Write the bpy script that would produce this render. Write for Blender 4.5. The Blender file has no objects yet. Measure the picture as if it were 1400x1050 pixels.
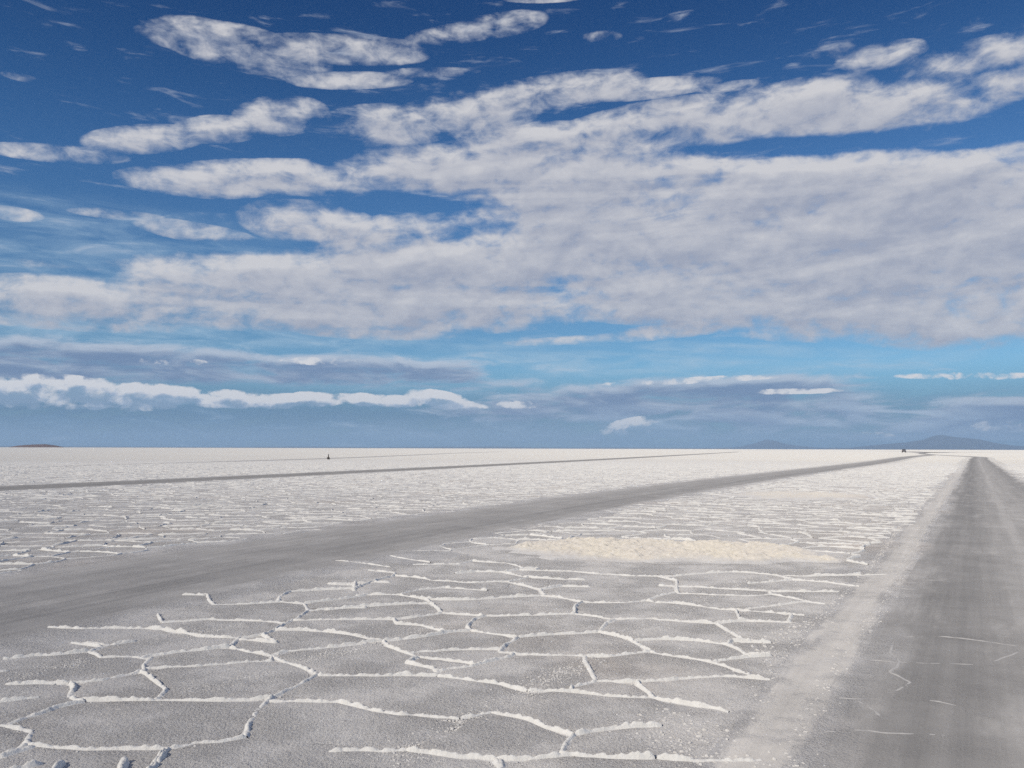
import bpy, math, random
import numpy as np
from mathutils import Vector, Matrix

scene = bpy.context.scene
COL = scene.collection
random.seed(7)
rng = np.random.RandomState(11)

# ------------------------------------------------------------------ camera
F = 1133.0            # focal length in pixels of the 1400 px wide photograph
H = 1.65              # eye height, metres
PITCH = math.atan((613.15 - 525) / F)
ROLL = math.atan(3.7 / 1400)
cam_data = bpy.data.cameras.new('camera')
cam = bpy.data.objects.new('camera', cam_data)
COL.objects.link(cam)
cam_data.sensor_fit = 'HORIZONTAL'
cam_data.sensor_width = 36.0
cam_data.lens = 36.0 * F / 1400
cam_data.clip_start = 0.05
cam_data.clip_end = 250000
_f = Vector((0, math.cos(PITCH), math.sin(PITCH)))
_u0 = Vector((0, -math.sin(PITCH), math.cos(PITCH)))
_r0 = Vector((1, 0, 0))
_r = _r0 * math.cos(ROLL) + _u0 * math.sin(ROLL)
_u = -_r0 * math.sin(ROLL) + _u0 * math.cos(ROLL)
M = Matrix((_r, _u, -_f)).transposed().to_4x4()
M.translation = (0, 0, H)
cam.matrix_world = M
scene.camera = cam

def ray(px, py):
    return _r * ((px - 700) / F) + _u * ((525 - py) / F) + _f

def at(px, py):
    """point of the flat ground seen at a place of the photograph"""
    d = ray(px, py)
    t = -H / d.z
    return (d.x * t, d.y * t)

# ------------------------------------------------------------------ light
SUN_EL = math.radians(32)
SUN_AZ = math.radians(-138)      # from +Y towards +X; behind the camera, to the left
SUN_DIR = Vector((math.sin(SUN_AZ) * math.cos(SUN_EL), math.cos(SUN_AZ) * math.cos(SUN_EL), math.sin(SUN_EL)))
sd = bpy.data.lights.new('sun', 'SUN')
sd.energy = 3.0
sd.angle = math.radians(0.53)
sd.color = (1.0, 0.905, 0.765)
sun = bpy.data.objects.new('sun', sd)
COL.objects.link(sun)
sun.rotation_euler = SUN_DIR.to_track_quat('Z', 'Y').to_euler()

vs = scene.view_settings
scene.display_settings.display_device = 'sRGB'
vs.view_transform = 'Standard'
vs.look = 'None'
vs.exposure = 0.0
vs.gamma = 1.0
vs.use_curve_mapping = False
scene.cycles.use_denoising = False
scene.cycles.max_bounces = 6
scene.cycles.diffuse_bounces = 3
scene.cycles.volume_bounces = 1

# ------------------------------------------------------------------ node helper
class NT:
    def __init__(self, tree):
        self.t = tree
        self.t.nodes.clear()
    def n(self, kind, **kw):
        nd = self.t.nodes.new(kind)
        for k, v in kw.items():
            setattr(nd, k, v)
        return nd
    def link(self, a, b):
        self.t.links.new(a, b)
    def put(self, sock, v):
        if isinstance(v, bpy.types.NodeSocket):
            self.link(v, sock)
        elif v is not None:
            sock.default_value = v
    def math(self, op, a, b=None, c=None, clamp=False):
        nd = self.n('ShaderNodeMath', operation=op, use_clamp=clamp)
        self.put(nd.inputs[0], a)
        if b is not None: self.put(nd.inputs[1], b)
        if c is not None: self.put(nd.inputs[2], c)
        return nd.outputs[0]
    def vmath(self, op, a, b=None):
        nd = self.n('ShaderNodeVectorMath', operation=op)
        self.put(nd.inputs[0], a)
        if b is not None:
            if op == 'SCALE': self.put(nd.inputs['Scale'], b)
            else: self.put(nd.inputs[1], b)
        return nd.outputs['Value'] if op in ('LENGTH', 'DOT_PRODUCT', 'DISTANCE') else nd.outputs['Vector']
    def xyz(self, x=0.0, y=0.0, z=0.0):
        nd = self.n('ShaderNodeCombineXYZ')
        for s, v in zip(nd.inputs, (x, y, z)): self.put(s, v)
        return nd.outputs[0]
    def sep(self, v):
        nd = self.n('ShaderNodeSeparateXYZ')
        self.put(nd.inputs[0], v)
        return nd.outputs
    def mapping(self, v, loc=(0, 0, 0), rot=(0, 0, 0), scale=(1, 1, 1), kind='POINT'):
        nd = self.n('ShaderNodeMapping', vector_type=kind)
        self.put(nd.inputs[0], v)
        nd.inputs['Location'].default_value = loc
        nd.inputs['Rotation'].default_value = rot
        nd.inputs['Scale'].default_value = scale
        return nd.outputs[0]
    def noise(self, v, scale, detail=4.0, rough=0.55, dist=0.0, lac=2.0):
        nd = self.n('ShaderNodeTexNoise')
        self.put(nd.inputs['Vector'], v)
        nd.inputs['Scale'].default_value = scale
        nd.inputs['Detail'].default_value = detail
        nd.inputs['Roughness'].default_value = rough
        nd.inputs['Lacunarity'].default_value = lac
        nd.inputs['Distortion'].default_value = dist
        return nd.outputs[0]
    def ramp(self, v, a, b, lo=0.0, hi=1.0, smooth=True):
        nd = self.n('ShaderNodeMapRange', interpolation_type='SMOOTHSTEP' if smooth else 'LINEAR', clamp=not smooth)
        self.put(nd.inputs['Value'], v)
        for k, x in (('From Min', a), ('From Max', b), ('To Min', lo), ('To Max', hi)):
            self.put(nd.inputs[k], x)
        return nd.outputs[0]
    def mix(self, f, a, b):
        nd = self.n('ShaderNodeMix', data_type='RGBA', clamp_factor=True)
        self.put(nd.inputs[0], f)
        for s, v in ((nd.inputs[6], a), (nd.inputs[7], b)):
            if not isinstance(v, bpy.types.NodeSocket) and len(v) == 3: v = (*v, 1)
            self.put(s, v)
        return nd.outputs[2]
    def colmul(self, a, b):
        nd = self.n('ShaderNodeMix', data_type='RGBA', blend_type='MULTIPLY')
        nd.inputs[0].default_value = 1.0
        for s, v in ((nd.inputs[6], a), (nd.inputs[7], b)):
            if not isinstance(v, bpy.types.NodeSocket) and len(v) == 3: v = (*v, 1)
            self.put(s, v)
        return nd.outputs[2]

def lin(r, g, b):
    return tuple(((c / 255 + 0.055) / 1.055) ** 2.4 if c > 10 else c / 255 / 12.92 for c in (r, g, b))

# ------------------------------------------------------------------ sky and clouds (world)
world = bpy.data.worlds.new('World')
scene.world = world
world.use_nodes = True
world.cycles.sampling_method = 'MANUAL'
world.cycles.sample_map_resolution = 256
W = NT(world.node_tree)
BG = 0.1                                    # strength of the background
sky = W.n('ShaderNodeTexSky', sky_type='NISHITA')
sky.sun_disc = False
sky.sun_elevation = SUN_EL
sky.sun_rotation = SUN_AZ
sky.altitude = 3650
sky.air_density = 1.0
sky.dust_density = 0.0
sky.ozone_density = 6.0
tc = W.n('ShaderNodeTexCoord')
D = tc.outputs['Generated']
dx, dy, dz = W.sep(D)
hyp = W.math('SQRT', W.math('ADD', W.math('MULTIPLY', dx, dx), W.math('MULTIPLY', dy, dy)))
az = W.math('ARCTAN2', dx, dy)
tn = W.math('DIVIDE', dz, W.math('MAXIMUM', hyp, 0.001))
AT1 = W.xyz(az, tn, 1.0)
AT = W.xyz(az, tn, 0.0)                     # azimuth, tangent of the elevation
zz = W.math('ADD', W.math('MAXIMUM', dz, 0.0), 0.13)
Q = W.xyz(W.math('DIVIDE', dx, zz), W.math('DIVIDE', dy, zz), 0.0)   # plane of the cloud deck

def sky_at(px, py):
    d = ray(px, py)
    return math.atan2(d.x, d.y), d.z / math.hypot(d.x, d.y)

def blobs(items, vec=None, grow=1.7):
    """soft elliptical banks of cloud, (x, y, half length, half height, tilt, amount)"""
    acc = None
    vec = AT1 if vec is None else vec
    for it in items:
        px, py, rx, ry, ang = it[:5]
        amp = it[5] if len(it) > 5 else 1.0
        a, t = sky_at(px, py)
        a2, _ = sky_at(px + rx, py)
        sx = abs(a2 - a)
        _, t2 = sky_at(px, py - ry)
        sy = abs(t2 - t)
        c_, s_ = math.cos(math.radians(ang)), math.sin(math.radians(ang))
        u = W.vmath('DOT_PRODUCT', vec, (c_ / sx, s_ / sx, -(a * c_ + t * s_) / sx))
        v = W.vmath('DOT_PRODUCT', vec, (-s_ / sy, c_ / sy, (a * s_ - t * c_) / sy))
        r2 = W.math('MULTIPLY_ADD', v, v, W.math('MULTIPLY', u, u))
        m = W.ramp(r2, grow, 0.0, 0.0, amp * 1.25)
        acc = m if acc is None else W.math('MAXIMUM', acc, m)
    return acc

DECK = [
    (330, 66, 125, 33, -4, .62), (240, 52, 60, 17, 0, .5), (470, 68, 140, 22, 3, .58), (630, 45, 80, 16, 10, .5), (690, 33, 62, 19, 8, .52),
    (480, 110, 95, 13, 6, .52), (590, 100, 70, 9, 4, .5), (30, 106, 36, 7, 0, .36), (740, 0, 60, 5, 0, .4),
    (80, 210, 100, 13, 5, .62), (200, 190, 85, 20, 12, .75), (300, 177, 65, 20, 10, .66), (385, 158, 66, 28, 10, .7),
    (530, 172, 90, 30, 3, .75), (640, 155, 120, 32, 10, .75), (750, 128, 130, 26, 8, .75), (880, 122, 110, 15, 2, .6), (1000, 118, 60, 9, 0, .4),
    (825, 50, 36, 11, 0, .3), (1205, 76, 70, 21, 0, .55), (1310, 85, 120, 27, 6, .62), (1400, 72, 70, 24, 0, .7), (1140, 70, 40, 14, 0, .35),
    (730, 196, 120, 28, 4, .85), (880, 182, 160, 40, 8, .95), (1040, 155, 170, 36, 7, .95), (1190, 148, 150, 38, 4, .85), (1330, 132, 120, 30, 10, .8), (1270, 165, 60, 18, 0, .5),
    (270, 250, 105, 20, 2, .85), (430, 243, 170, 24, 3, .95), (620, 232, 160, 34, 2, 1.1), (840, 250, 230, 46, 0, 1.2), (1050, 262, 240, 48, 2, 1.25), (1260, 268, 210, 58, 3, 1.3), (1430, 285, 190, 85, 0, 1.3),
    (430, 308, 100, 32, -4, .8), (160, 293, 70, 8, 2, .48), (15, 292, 50, 11, 0, .45), (270, 318, 90, 15, -4, .5), (550, 306, 50, 16, 0, .6), (70, 362, 60, 9, 0, .4),
    (820, 330, 300, 66, 3, 1.2), (1160, 360, 340, 95, 0, 1.35), (620, 362, 240, 50, 0, 1.15), (380, 385, 240, 46, 5, 1.1), (150, 408, 200, 32, 3, 1.0), (520, 408, 320, 46, 0, 1.15), (1000, 390, 330, 50, 0, 1.2), (1320, 425, 210, 50, 0, 1.1),
    (100, 440, 170, 13, 0, .6), (320, 437, 200, 15, 0, .7), (520, 456, 110, 9, 0, .7), (560, 430, 120, 18, 0, .8),
    (830, 462, 150, 7, 3, .6), (960, 446, 170, 12, 6, .75), (1090, 432, 140, 18, 4, .8), (1260, 446, 160, 18, 0, .7),
]
VEIL = [(720, 498, 330, 18, 0, .6), (1000, 478, 260, 9, -4, .45), (560, 470, 200, 12, 0, .4), (250, 460, 330, 16, 0, .55), (100, 330, 300, 60, 0, .3), (520, 520, 250, 14, 0, .4), (1150, 500, 300, 12, 2, .3)]
BANK = [
    (120, 494, 360, 26, 0, 1.0), (450, 506, 240, 20, 0, .95), (620, 520, 120, 12, 0, .6), (60, 475, 200, 10, 0, .6),
    (880, 545, 220, 24, 2, 1.0), (1020, 530, 160, 15, 2, 1.1), (760, 560, 160, 16, 0, .8), (1060, 560, 160, 26, 0, .9), (1350, 570, 120, 30, 4, 1.05), (1200, 580, 120, 20, 0, .6),
]
CUMULUS = [
    (20, 536, 80, 14.4, 0, 1.2), (90, 532, 70, 15.2, -4, 1.2), (170, 538, 70, 13.6, -6, 1.2), (240, 541, 70, 11.2, -4, 1.15), (310, 545, 80, 9.6, -3, 1.12), (390, 547, 80, 7.2, 0, 1.1), (430, 543, 26, 6.4, 0, 1.2),
    (515, 547, 56, 7.2, -2, 1.15), (604, 547, 40, 9.6, -10, 1.2), (640, 552, 22, 4.0, -10, 1.1),
    (60, 550, 70, 9, 0, .6), (170, 555, 60, 7, 0, .5), (710, 553, 26, 5, 0, .7), (864, 579, 34, 7, 10, .62), (845, 590, 40, 5, 0, .5),
    (1080, 535, 70, 3.5, 0, .45), (1320, 514, 85, 4.5, -2, .65), (1365, 582, 40, 7, 0, .5), (1180, 595, 40, 5, 0, .4), (230, 494, 50, 5, 0, .5), (440, 494, 50, 5, 0, .5), (950, 520, 120, 4, 2, .5),
]
GAPS = [(1130, 197, 200, 11, -2, .9), (1340, 190, 90, 10, -4, .7), (455, 190, 45, 40, 20, .5), (500, 284, 170, 8, 4, .45), (690, 312, 110, 7, 3, .4), (640, 262, 190, 4, 3, .3),
        (800, 248, 200, 4, 0, .35), (1180, 334, 230, 6, 8, .38), (330, 338, 140, 9, 4, .6), (900, 300, 200, 5, 2, .3), (1050, 245, 150, 5, -2, .35), (560, 330, 90, 9, 10, .5),
        (230, 390, 160, 6, -3, .35), (640, 395, 120, 5, 0, .35), (330, 408, 130, 5, 0, .4), (880, 372, 220, 5, 4, .28), (1250, 395, 200, 6, 3, .3), (700, 205, 110, 6, 10, .5), (610, 133, 90, 6, 12, .4)]
UP = 0.017                                  # look this much further up, for the light that comes from above
AT1u = W.vmath('ADD', AT1, (-0.004, UP, 0.0))
ATu = W.vmath('ADD', AT, (-0.004, UP, 0.0))
zzu = W.math('MULTIPLY_ADD', hyp, UP, zz)
Qu = W.vmath('SCALE', Q, W.math('DIVIDE', zz, zzu))
def low_noise(v):
    return W.noise(W.vmath('MULTIPLY', v, (1, 5, 1)), 12.0, 8.0, 0.62, 0.5)
def fine_noise(v):
    return W.noise(W.vmath('MULTIPLY', v, (1, 1.5, 1)), 48.0, 7.0, 0.6, 0.3)
n_low = low_noise(AT)
# the rest of the sky, outside the photograph, carries the same broken deck
out_az = W.ramp(W.math('ABSOLUTE', az), 0.62, 0.95)
out_up = W.ramp(tn, 0.68, 0.95)
out = W.math('MAXIMUM', out_az, out_up)
n_out = W.noise(Q, 0.9, 3.0, 0.5)
cov_out = W.math('MULTIPLY', W.math('MULTIPLY', out, W.ramp(n_out, 0.42, 0.62)), 0.9)
cov_out = W.math('MULTIPLY', cov_out, W.ramp(tn, 0.02, 0.12))

def sky_tint():
    # the thin air of the high plateau: a deep, saturated blue
    c = W.vmath('MULTIPLY', sky.outputs[0], (1.0, 1.1, 1.0))
    c = W.vmath('MAXIMUM', W.vmath('SUBTRACT', c, (0.36, 0.34, 0.0)), (0.1, 0.1, 0.1))
    return W.vmath('MULTIPLY', c, W.mix(W.ramp(tn, 0.36, 0.06), W.mix(W.ramp(tn, 0.26, 0.58), (1.0, 1.0, 1.0), (0.42, 0.60, 0.72)), (0.9, 0.91, 0.79)))

base = sky_tint()
K = 1.0 / BG
def C(r, g, b):
    l = lin(r, g, b)
    return (l[0] * K, l[1] * K, l[2] * K)
# low rain haze round the whole horizon
low_f = W.math('MULTIPLY', W.ramp(tn, 0.105, 0.035), 0.9)
low_f = W.math('MULTIPLY', low_f, W.ramp(n_low, 0.25, 0.55, 0.75, 1.0))
col = W.mix(low_f, base, W.mix(W.ramp(n_low, 0.35, 0.7), C(58, 94, 132), C(88, 125, 160)))
# thin veils
vf = W.math('MULTIPLY', blobs(VEIL), W.ramp(n_low, 0.3, 0.7))
col = W.mix(vf, col, C(172, 198, 218))
# dark bank
def bank(v1, v):
    return W.math('ADD', blobs(BANK, v1, 2.2), W.math('MULTIPLY', W.math('SUBTRACT', low_noise(v), 0.5), 3.4))
bd = bank(AT1, AT)
bu = bank(W.vmath('ADD', AT1, (0, 0.008, 0)), W.vmath('ADD', AT, (0, 0.008, 0)))
bf = W.math('MULTIPLY', W.ramp(bd, 0.2, 1.2), 0.85)
bank_c = W.mix(W.ramp(bu, 0.1, 1.5), C(190, 198, 212), C(112, 130, 165))
col = W.mix(bf, col, bank_c)
# soft pale haze and far tops low over the centre and the right
hz = W.math('MULTIPLY', blobs([(1190, 572, 150, 26, 0, .6), (870, 575, 150, 18, 0, .45), (660, 588, 180, 14, 0, .3), (1330, 588, 120, 14, 0, .45), (1010, 590, 160, 12, 0, .35)], None, 2.2), W.ramp(n_low, 0.35, 0.66))
col = W.mix(hz, col, C(172, 190, 210))
# bright cumulus line
def cumulus(v1, v):
    b_ = blobs(CUMULUS, v1, 2.6)
    c_ = W.math('ADD', b_, W.math('MULTIPLY', W.math('SUBTRACT', fine_noise(v), 0.52), 3.4))
    c_ = W.math('ADD', c_, W.math('MULTIPLY', W.math('SUBTRACT', W.noise(v, 26.0, 2.0, 0.5), 0.5), 2.2))
    c_ = W.math('ADD', c_, W.math('MULTIPLY', W.math('SUBTRACT', W.noise(W.vmath('MULTIPLY', v, (1, 2.2, 1)), 16.0, 3.0, 0.55), 0.5), 2.0))
    return W.math('SUBTRACT', c_, W.ramp(b_, 0.4, 0.0))
cd = cumulus(AT1, AT)
cu = cumulus(W.vmath('ADD', AT1, (-0.003, 0.0105, 0)), W.vmath('ADD', AT, (-0.003, 0.0105, 0)))
cf = W.math('MULTIPLY', W.ramp(cd, 0.2, 1.0), W.ramp(cu, 1.6, 0.6, 0.45, 1.0))
n_puff = W.noise(W.vmath('MULTIPLY', AT, (1, 1.4, 1)), 70.0, 5.0, 0.6, 0.2)
cum_c = W.mix(W.ramp(W.math('ADD', cu, W.math('MULTIPLY', W.math('SUBTRACT', n_puff, 0.5), 2.4)), 0.2, 1.6), C(224, 223, 225), C(160, 176, 201))
col = W.mix(cf, col, cum_c)
# the main deck
gap0, gap1 = blobs(GAPS, AT1, 2.4), blobs(GAPS, AT1u, 2.4)
def streak(v, sc, det, sy, tilt=0.0, dist=0.4):
    # long streaks that rise gently to the right, like the wind-drawn rolls of the deck
    c_, s_ = math.cos(tilt), math.sin(tilt)
    u_ = W.vmath('DOT_PRODUCT', v, (c_, s_, 0)); w_ = W.vmath('DOT_PRODUCT', v, (-s_ * sy, c_ * sy, 0))
    return W.noise(W.xyz(u_, w_, 0.0), sc, det, 0.58, dist)
def deck(v1, v, q, gap, edge):
    b_ = W.math('MAXIMUM', blobs(DECK, v1), cov_out)
    n1 = W.noise(q, 3.4, 5.0, 0.55, 0.2)
    n2 = streak(v, 8.0, 8.0, 2.7, math.radians(5), 0.7)
    n3 = W.noise(W.vmath('MULTIPLY', v, (1, 1.5, 1)), 34.0, 5.0, 0.6, 0.3)
    d_ = W.math('ADD', b_, W.math('MULTIPLY', W.math('SUBTRACT', n1, 0.5), 1.1))
    d_ = W.math('ADD', d_, W.math('MULTIPLY', W.math('SUBTRACT', n2, 0.5), 2.2))
    d_ = W.math('ADD', d_, W.math('MULTIPLY', W.math('SUBTRACT', n3, 0.5), edge))
    d_ = W.math('SUBTRACT', d_, W.math('MULTIPLY', gap, 0.75))
    return W.math('SUBTRACT', d_, W.ramp(b_, 0.35, 0.0, 0.0, 1.7))
dens = deck(AT1, AT, Q, gap0, 2.1)
denu = deck(AT1u, ATu, Qu, gap1, 1.2)
df = W.math('MULTIPLY', W.ramp(dens, 0.0, 1.3), 0.96)
lit = W.math('ADD', W.math('MULTIPLY', W.math('SUBTRACT', denu, 0.2), 0.45), W.math('MULTIPLY', W.math('SUBTRACT', denu, dens), 0.55))
deck_c = W.mix(W.ramp(lit, -0.45, 1.0, smooth=False), C(210, 209, 212), C(163, 168, 184))
deck_c = W.mix(W.math('MULTIPLY', W.ramp(dens, 1.1, 0.4), 0.4), deck_c, C(176, 188, 206))
col = W.mix(df, col, deck_c)
bgn = W.n('ShaderNodeBackground')
bgn.inputs['Strength'].default_value = BG
W.link(col, bgn.inputs['Color'])
wo = W.n('ShaderNodeOutputWorld')
W.link(bgn.outputs[0], wo.inputs['Surface'])

# ------------------------------------------------------------------ helpers for objects
def tag(o, label=None, cat=None, group=None, kind=None):
    if label: o['label'] = label
    if cat: o['category'] = cat
    if group: o['group'] = group
    if kind: o['kind'] = kind
    return o

def link_mesh(name, verts, faces, mat, parent=None, smooth=False):
    me = bpy.data.meshes.new(name)
    if isinstance(verts, np.ndarray) and isinstance(faces, np.ndarray):
        nv, nf, k = len(verts), len(faces), faces.shape[1]
        me.vertices.add(nv)
        me.vertices.foreach_set('co', verts.astype(np.float32).ravel())
        me.loops.add(nf * k)
        me.loops.foreach_set('vertex_index', faces.astype(np.int32).ravel())
        me.polygons.add(nf)
        me.polygons.foreach_set('loop_start', np.arange(0, nf * k, k, dtype=np.int32))
        me.update(calc_edges=True)
        me.validate()
    else:
        me.from_pydata([tuple(v) for v in verts], [], [tuple(f) for f in faces])
        me.update()
    if smooth:
        me.polygons.foreach_set('use_smooth', np.ones(len(me.polygons), dtype=bool))
    me.materials.append(mat)
    o = bpy.data.objects.new(name, me)
    COL.objects.link(o)
    if parent is not None: o.parent = parent
    return o

def empty(name, loc, rz=0.0):
    o = bpy.data.objects.new(name, None)
    o.location = loc
    o.rotation_euler.z = rz
    o.empty_display_size = 0.2
    COL.objects.link(o)
    return o

def vnoise(x, y, seed=0):
    """smooth value noise, 0..1"""
    xi = np.floor(x).astype(np.int64); yi = np.floor(y).astype(np.int64)
    fx = x - xi; fy = y - yi
    fx = fx * fx * (3 - 2 * fx); fy = fy * fy * (3 - 2 * fy)
    def h(a, b):
        v = (a * 374761393 + b * 668265263 + seed * 974634777) & 0xffffffff
        v = ((v ^ (v >> 13)) * 1274126177) & 0xffffffff
        return ((v ^ (v >> 16)) & 0xffff) / 65535.0
    return (h(xi, yi) * (1 - fx) + h(xi + 1, yi) * fx) * (1 - fy) + (h(xi, yi + 1) * (1 - fx) + h(xi + 1, yi + 1) * fx) * fy

def fbm(x, y, octs=4, seed=0, gain=0.5):
    s = 0; a = 1; t = 0
    for k in range(octs):
        s = s + a * vnoise(x * 2 ** k, y * 2 ** k, seed + k * 17)
        t += a; a *= gain
    return s / t

# ------------------------------------------------------------------ materials
def bsdf_out(N, color, rough=0.9, normal=None, dr=1.0, spec=0.25, alpha=None):
    b = N.n('ShaderNodeBsdfPrincipled')
    N.put(b.inputs['Base Color'], color if isinstance(color, bpy.types.NodeSocket) else (*color, 1))
    N.put(b.inputs['Roughness'], rough)
    b.inputs['Specular IOR Level'].default_value = spec
    if 'Diffuse Roughness' in b.inputs:
        b.inputs['Diffuse Roughness'].default_value = dr
    if normal is not None: N.link(normal, b.inputs['Normal'])
    o = N.n('ShaderNodeOutputMaterial')
    N.link(b.outputs[0], o.inputs['Surface'])
    return b

def bump(N, h, strength, dist, normal=None):
    b = N.n('ShaderNodeBump')
    b.inputs['Strength'].default_value = strength
    b.inputs['Distance'].default_value = dist
    N.link(h, b.inputs['Height'])
    if normal is not None: N.link(normal, b.inputs['Normal'])
    return b.outputs[0]

def new_mat(name):
    m = bpy.data.materials.new(name)
    m.use_nodes = True
    return m, NT(m.node_tree)

FAR_SALT_LIT = (0.80, 0.775, 0.715)  # distant salt tone with the brightness of sunlit ridge faces painted in
def salt_color(N, P):
    big = N.noise(P, 0.22, 4, 0.6)
    mid = N.noise(P, 1.7, 5, 0.6)
    fine = N.noise(P, 55.0, 3, 0.65)
    c = N.mix(N.ramp(mid, 0.36, 0.66), (0.615, 0.603, 0.59), (0.68, 0.666, 0.648))
    c = N.mix(N.math('MULTIPLY', N.ramp(big, 0.5, 0.72), 0.6), c, (0.62, 0.56, 0.50))       # pinkish silt
    c = N.mix(N.math('MULTIPLY', N.ramp(fine, 0.54, 0.72), 0.65), c, (0.80, 0.79, 0.77))          # crystals
    c = N.mix(N.math('MULTIPLY', N.ramp(fine, 0.46, 0.32), 0.55), c, (0.40, 0.39, 0.39))
    return c

def salt_relief(N, P):
    a = N.noise(P, 62.0, 4, 0.66)
    b = N.noise(P, 9.0, 3, 0.55)
    rough = N.ramp(N.noise(P, 1.3, 3, 0.6), 0.38, 0.62, 0.65, 1.3)
    h = N.math('ADD', N.math('MULTIPLY', N.math('MULTIPLY', a, rough), 0.027), N.math('MULTIPLY', b, 0.02))
    return h

def make_salt():
    m, N = new_mat('salt_crust')
    g = N.n('ShaderNodeNewGeometry')
    P = g.outputs['Position']
    c = salt_color(N, P)
    # painted light: whiter with distance, for the sunlit ridge faces seen at grazing angle
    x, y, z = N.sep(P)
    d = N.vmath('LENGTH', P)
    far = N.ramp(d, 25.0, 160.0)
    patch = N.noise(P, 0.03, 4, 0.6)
    c = N.mix(N.math('MULTIPLY', far, N.ramp(patch, 0.3, 0.7, 0.7, 1.0)), c, FAR_SALT_LIT)
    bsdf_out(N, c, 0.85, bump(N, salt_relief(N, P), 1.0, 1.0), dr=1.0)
    return m

def make_ridge():
    m, N = new_mat('ridge_salt')
    g = N.n('ShaderNodeNewGeometry')
    P = g.outputs['Position']
    n = N.noise(P, 14, 4, 0.6)
    c = N.mix(N.ramp(n, 0.3, 0.7), (0.80, 0.785, 0.745), (0.88, 0.865, 0.825))
    at_ = N.n('ShaderNodeAttribute'); at_.attribute_name = 'cover'
    brk = N.math('ADD', at_.outputs['Fac'], N.math('MULTIPLY', N.math('SUBTRACT', N.noise(P, 30, 4, 0.65), 0.5), 1.3))
    c = N.mix(N.ramp(brk, 0.15, 0.8), salt_color(N, P), c)
    bsdf_out(N, c, 0.8, bump(N, N.noise(P, 75.0, 4, 0.7), 0.7, 0.012), dr=0.5)
    return m

def make_crumb():
    m, N = new_mat('crumb_salt')
    g = N.n('ShaderNodeNewGeometry')
    n = N.noise(g.outputs['Position'], 40, 2, 0.6)
    c = N.mix(n, (0.62, 0.605, 0.58), (0.80, 0.78, 0.75))
    bsdf_out(N, c, 0.75)
    return m

def make_cream():
    m, N = new_mat('cream_salt')
    g = N.n('ShaderNodeNewGeometry')
    P = g.outputs['Position']
    n = N.noise(P, 1.1, 4, 0.6)
    f = N.noise(P, 12, 4, 0.6)
    c = N.mix(N.ramp(n, 0.35, 0.65), (0.77, 0.72, 0.62), (0.70, 0.66, 0.60))
    c = N.mix(N.ramp(f, 0.4, 0.7), c, (0.82, 0.77, 0.69))
    at_ = N.n('ShaderNodeAttribute'); at_.attribute_name = 'cover'
    c = N.mix(N.ramp(at_.outputs['Fac'], 0.03, 0.5), salt_color(N, P), c)
    bsdf_out(N, c, 0.85, bump(N, N.noise(P, 45, 4, 0.6), 0.8, 0.02))
    return m

def make_track(name, half, fade, bands, dark=(0.33, 0.325, 0.33), far_white=True):
    """packed wheel track: UV u = metres from the centre line, v = metres along"""
    m, N = new_mat(name)
    g = N.n('ShaderNodeNewGeometry')
    P = g.outputs['Position']
    uv = N.n('ShaderNodeUVMap'); uv.uv_map = 'UVMap'
    u, v, _ = N.sep(uv.outputs[0])
    wob = N.math('MULTIPLY', N.math('SUBTRACT', N.noise(N.xyz(u, N.math('MULTIPLY', v, 0.12), 0.0), 2.6, 6, 0.68), 0.5), 2.2 * fade + 0.35)
    uu = N.math('ADD', N.math('ABSOLUTE', u), wob)
    cover = N.ramp(uu, half + fade * 0.6, half - fade * 0.6)
    if half < 0.5: cover = N.math('MULTIPLY', cover, N.ramp(N.noise(P, 4.0, 5, 0.65), 0.34, 0.56, 0.55, 1.0))
    streak = N.noise(N.xyz(N.math('MULTIPLY', u, 3.2), N.math('MULTIPLY', v, 0.07), 0.0), 1.5, 5, 0.62)
    blot = N.noise(P, 0.9, 5, 0.62)
    tone = N.math('ADD', N.math('MULTIPLY', N.math('SUBTRACT', streak, 0.5), 1.1), N.math('MULTIPLY', N.math('SUBTRACT', blot, 0.5), 0.9))
    for (c0, w, amt) in bands:
        e = N.math('DIVIDE', N.math('SUBTRACT', u, c0), w)
        ge = N.math('EXPONENT', N.math('MULTIPLY', N.math('MULTIPLY', e, e), -1.0))
        tone = N.math('ADD', tone, N.math('MULTIPLY', ge, amt))
    tc_ = N.mix(N.ramp(tone, -0.5, 0.5, smooth=False), (dark[0] * .72, dark[1] * .72, dark[2] * .72), (dark[0] * 1.3, dark[1] * 1.29, dark[2] * 1.27))
    fine = N.noise(P, 60.0, 3, 0.65)
    tc_ = N.mix(N.math('MULTIPLY', N.ramp(fine, 0.55, 0.8), 0.3), tc_, (0.6, 0.59, 0.58))
    dust = N.noise(N.xyz(N.math('MULTIPLY', u, 1.6), N.math('MULTIPLY', v, 0.45), 3.0), 1.3, 6, 0.66)
    tc_ = N.mix(N.math('MULTIPLY', N.ramp(dust, 0.52, 0.74), 0.45), tc_, (0.60, 0.585, 0.56))
    c = salt_color(N, P)
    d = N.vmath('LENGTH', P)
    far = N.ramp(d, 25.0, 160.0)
    c = N.mix(N.math('MULTIPLY', far, 0.85), c, FAR_SALT_LIT)  # same painted far brightening as on the crust
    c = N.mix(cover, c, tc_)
    h = N.math('MULTIPLY', salt_relief(N, P), N.ramp(cover, 0.0, 1.0, 1.0, 0.35))
    h = N.math('ADD', h, N.math('MULTIPLY', N.math('MULTIPLY', streak, cover), 0.03))
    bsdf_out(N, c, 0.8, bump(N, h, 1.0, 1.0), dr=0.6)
    return m

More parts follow.
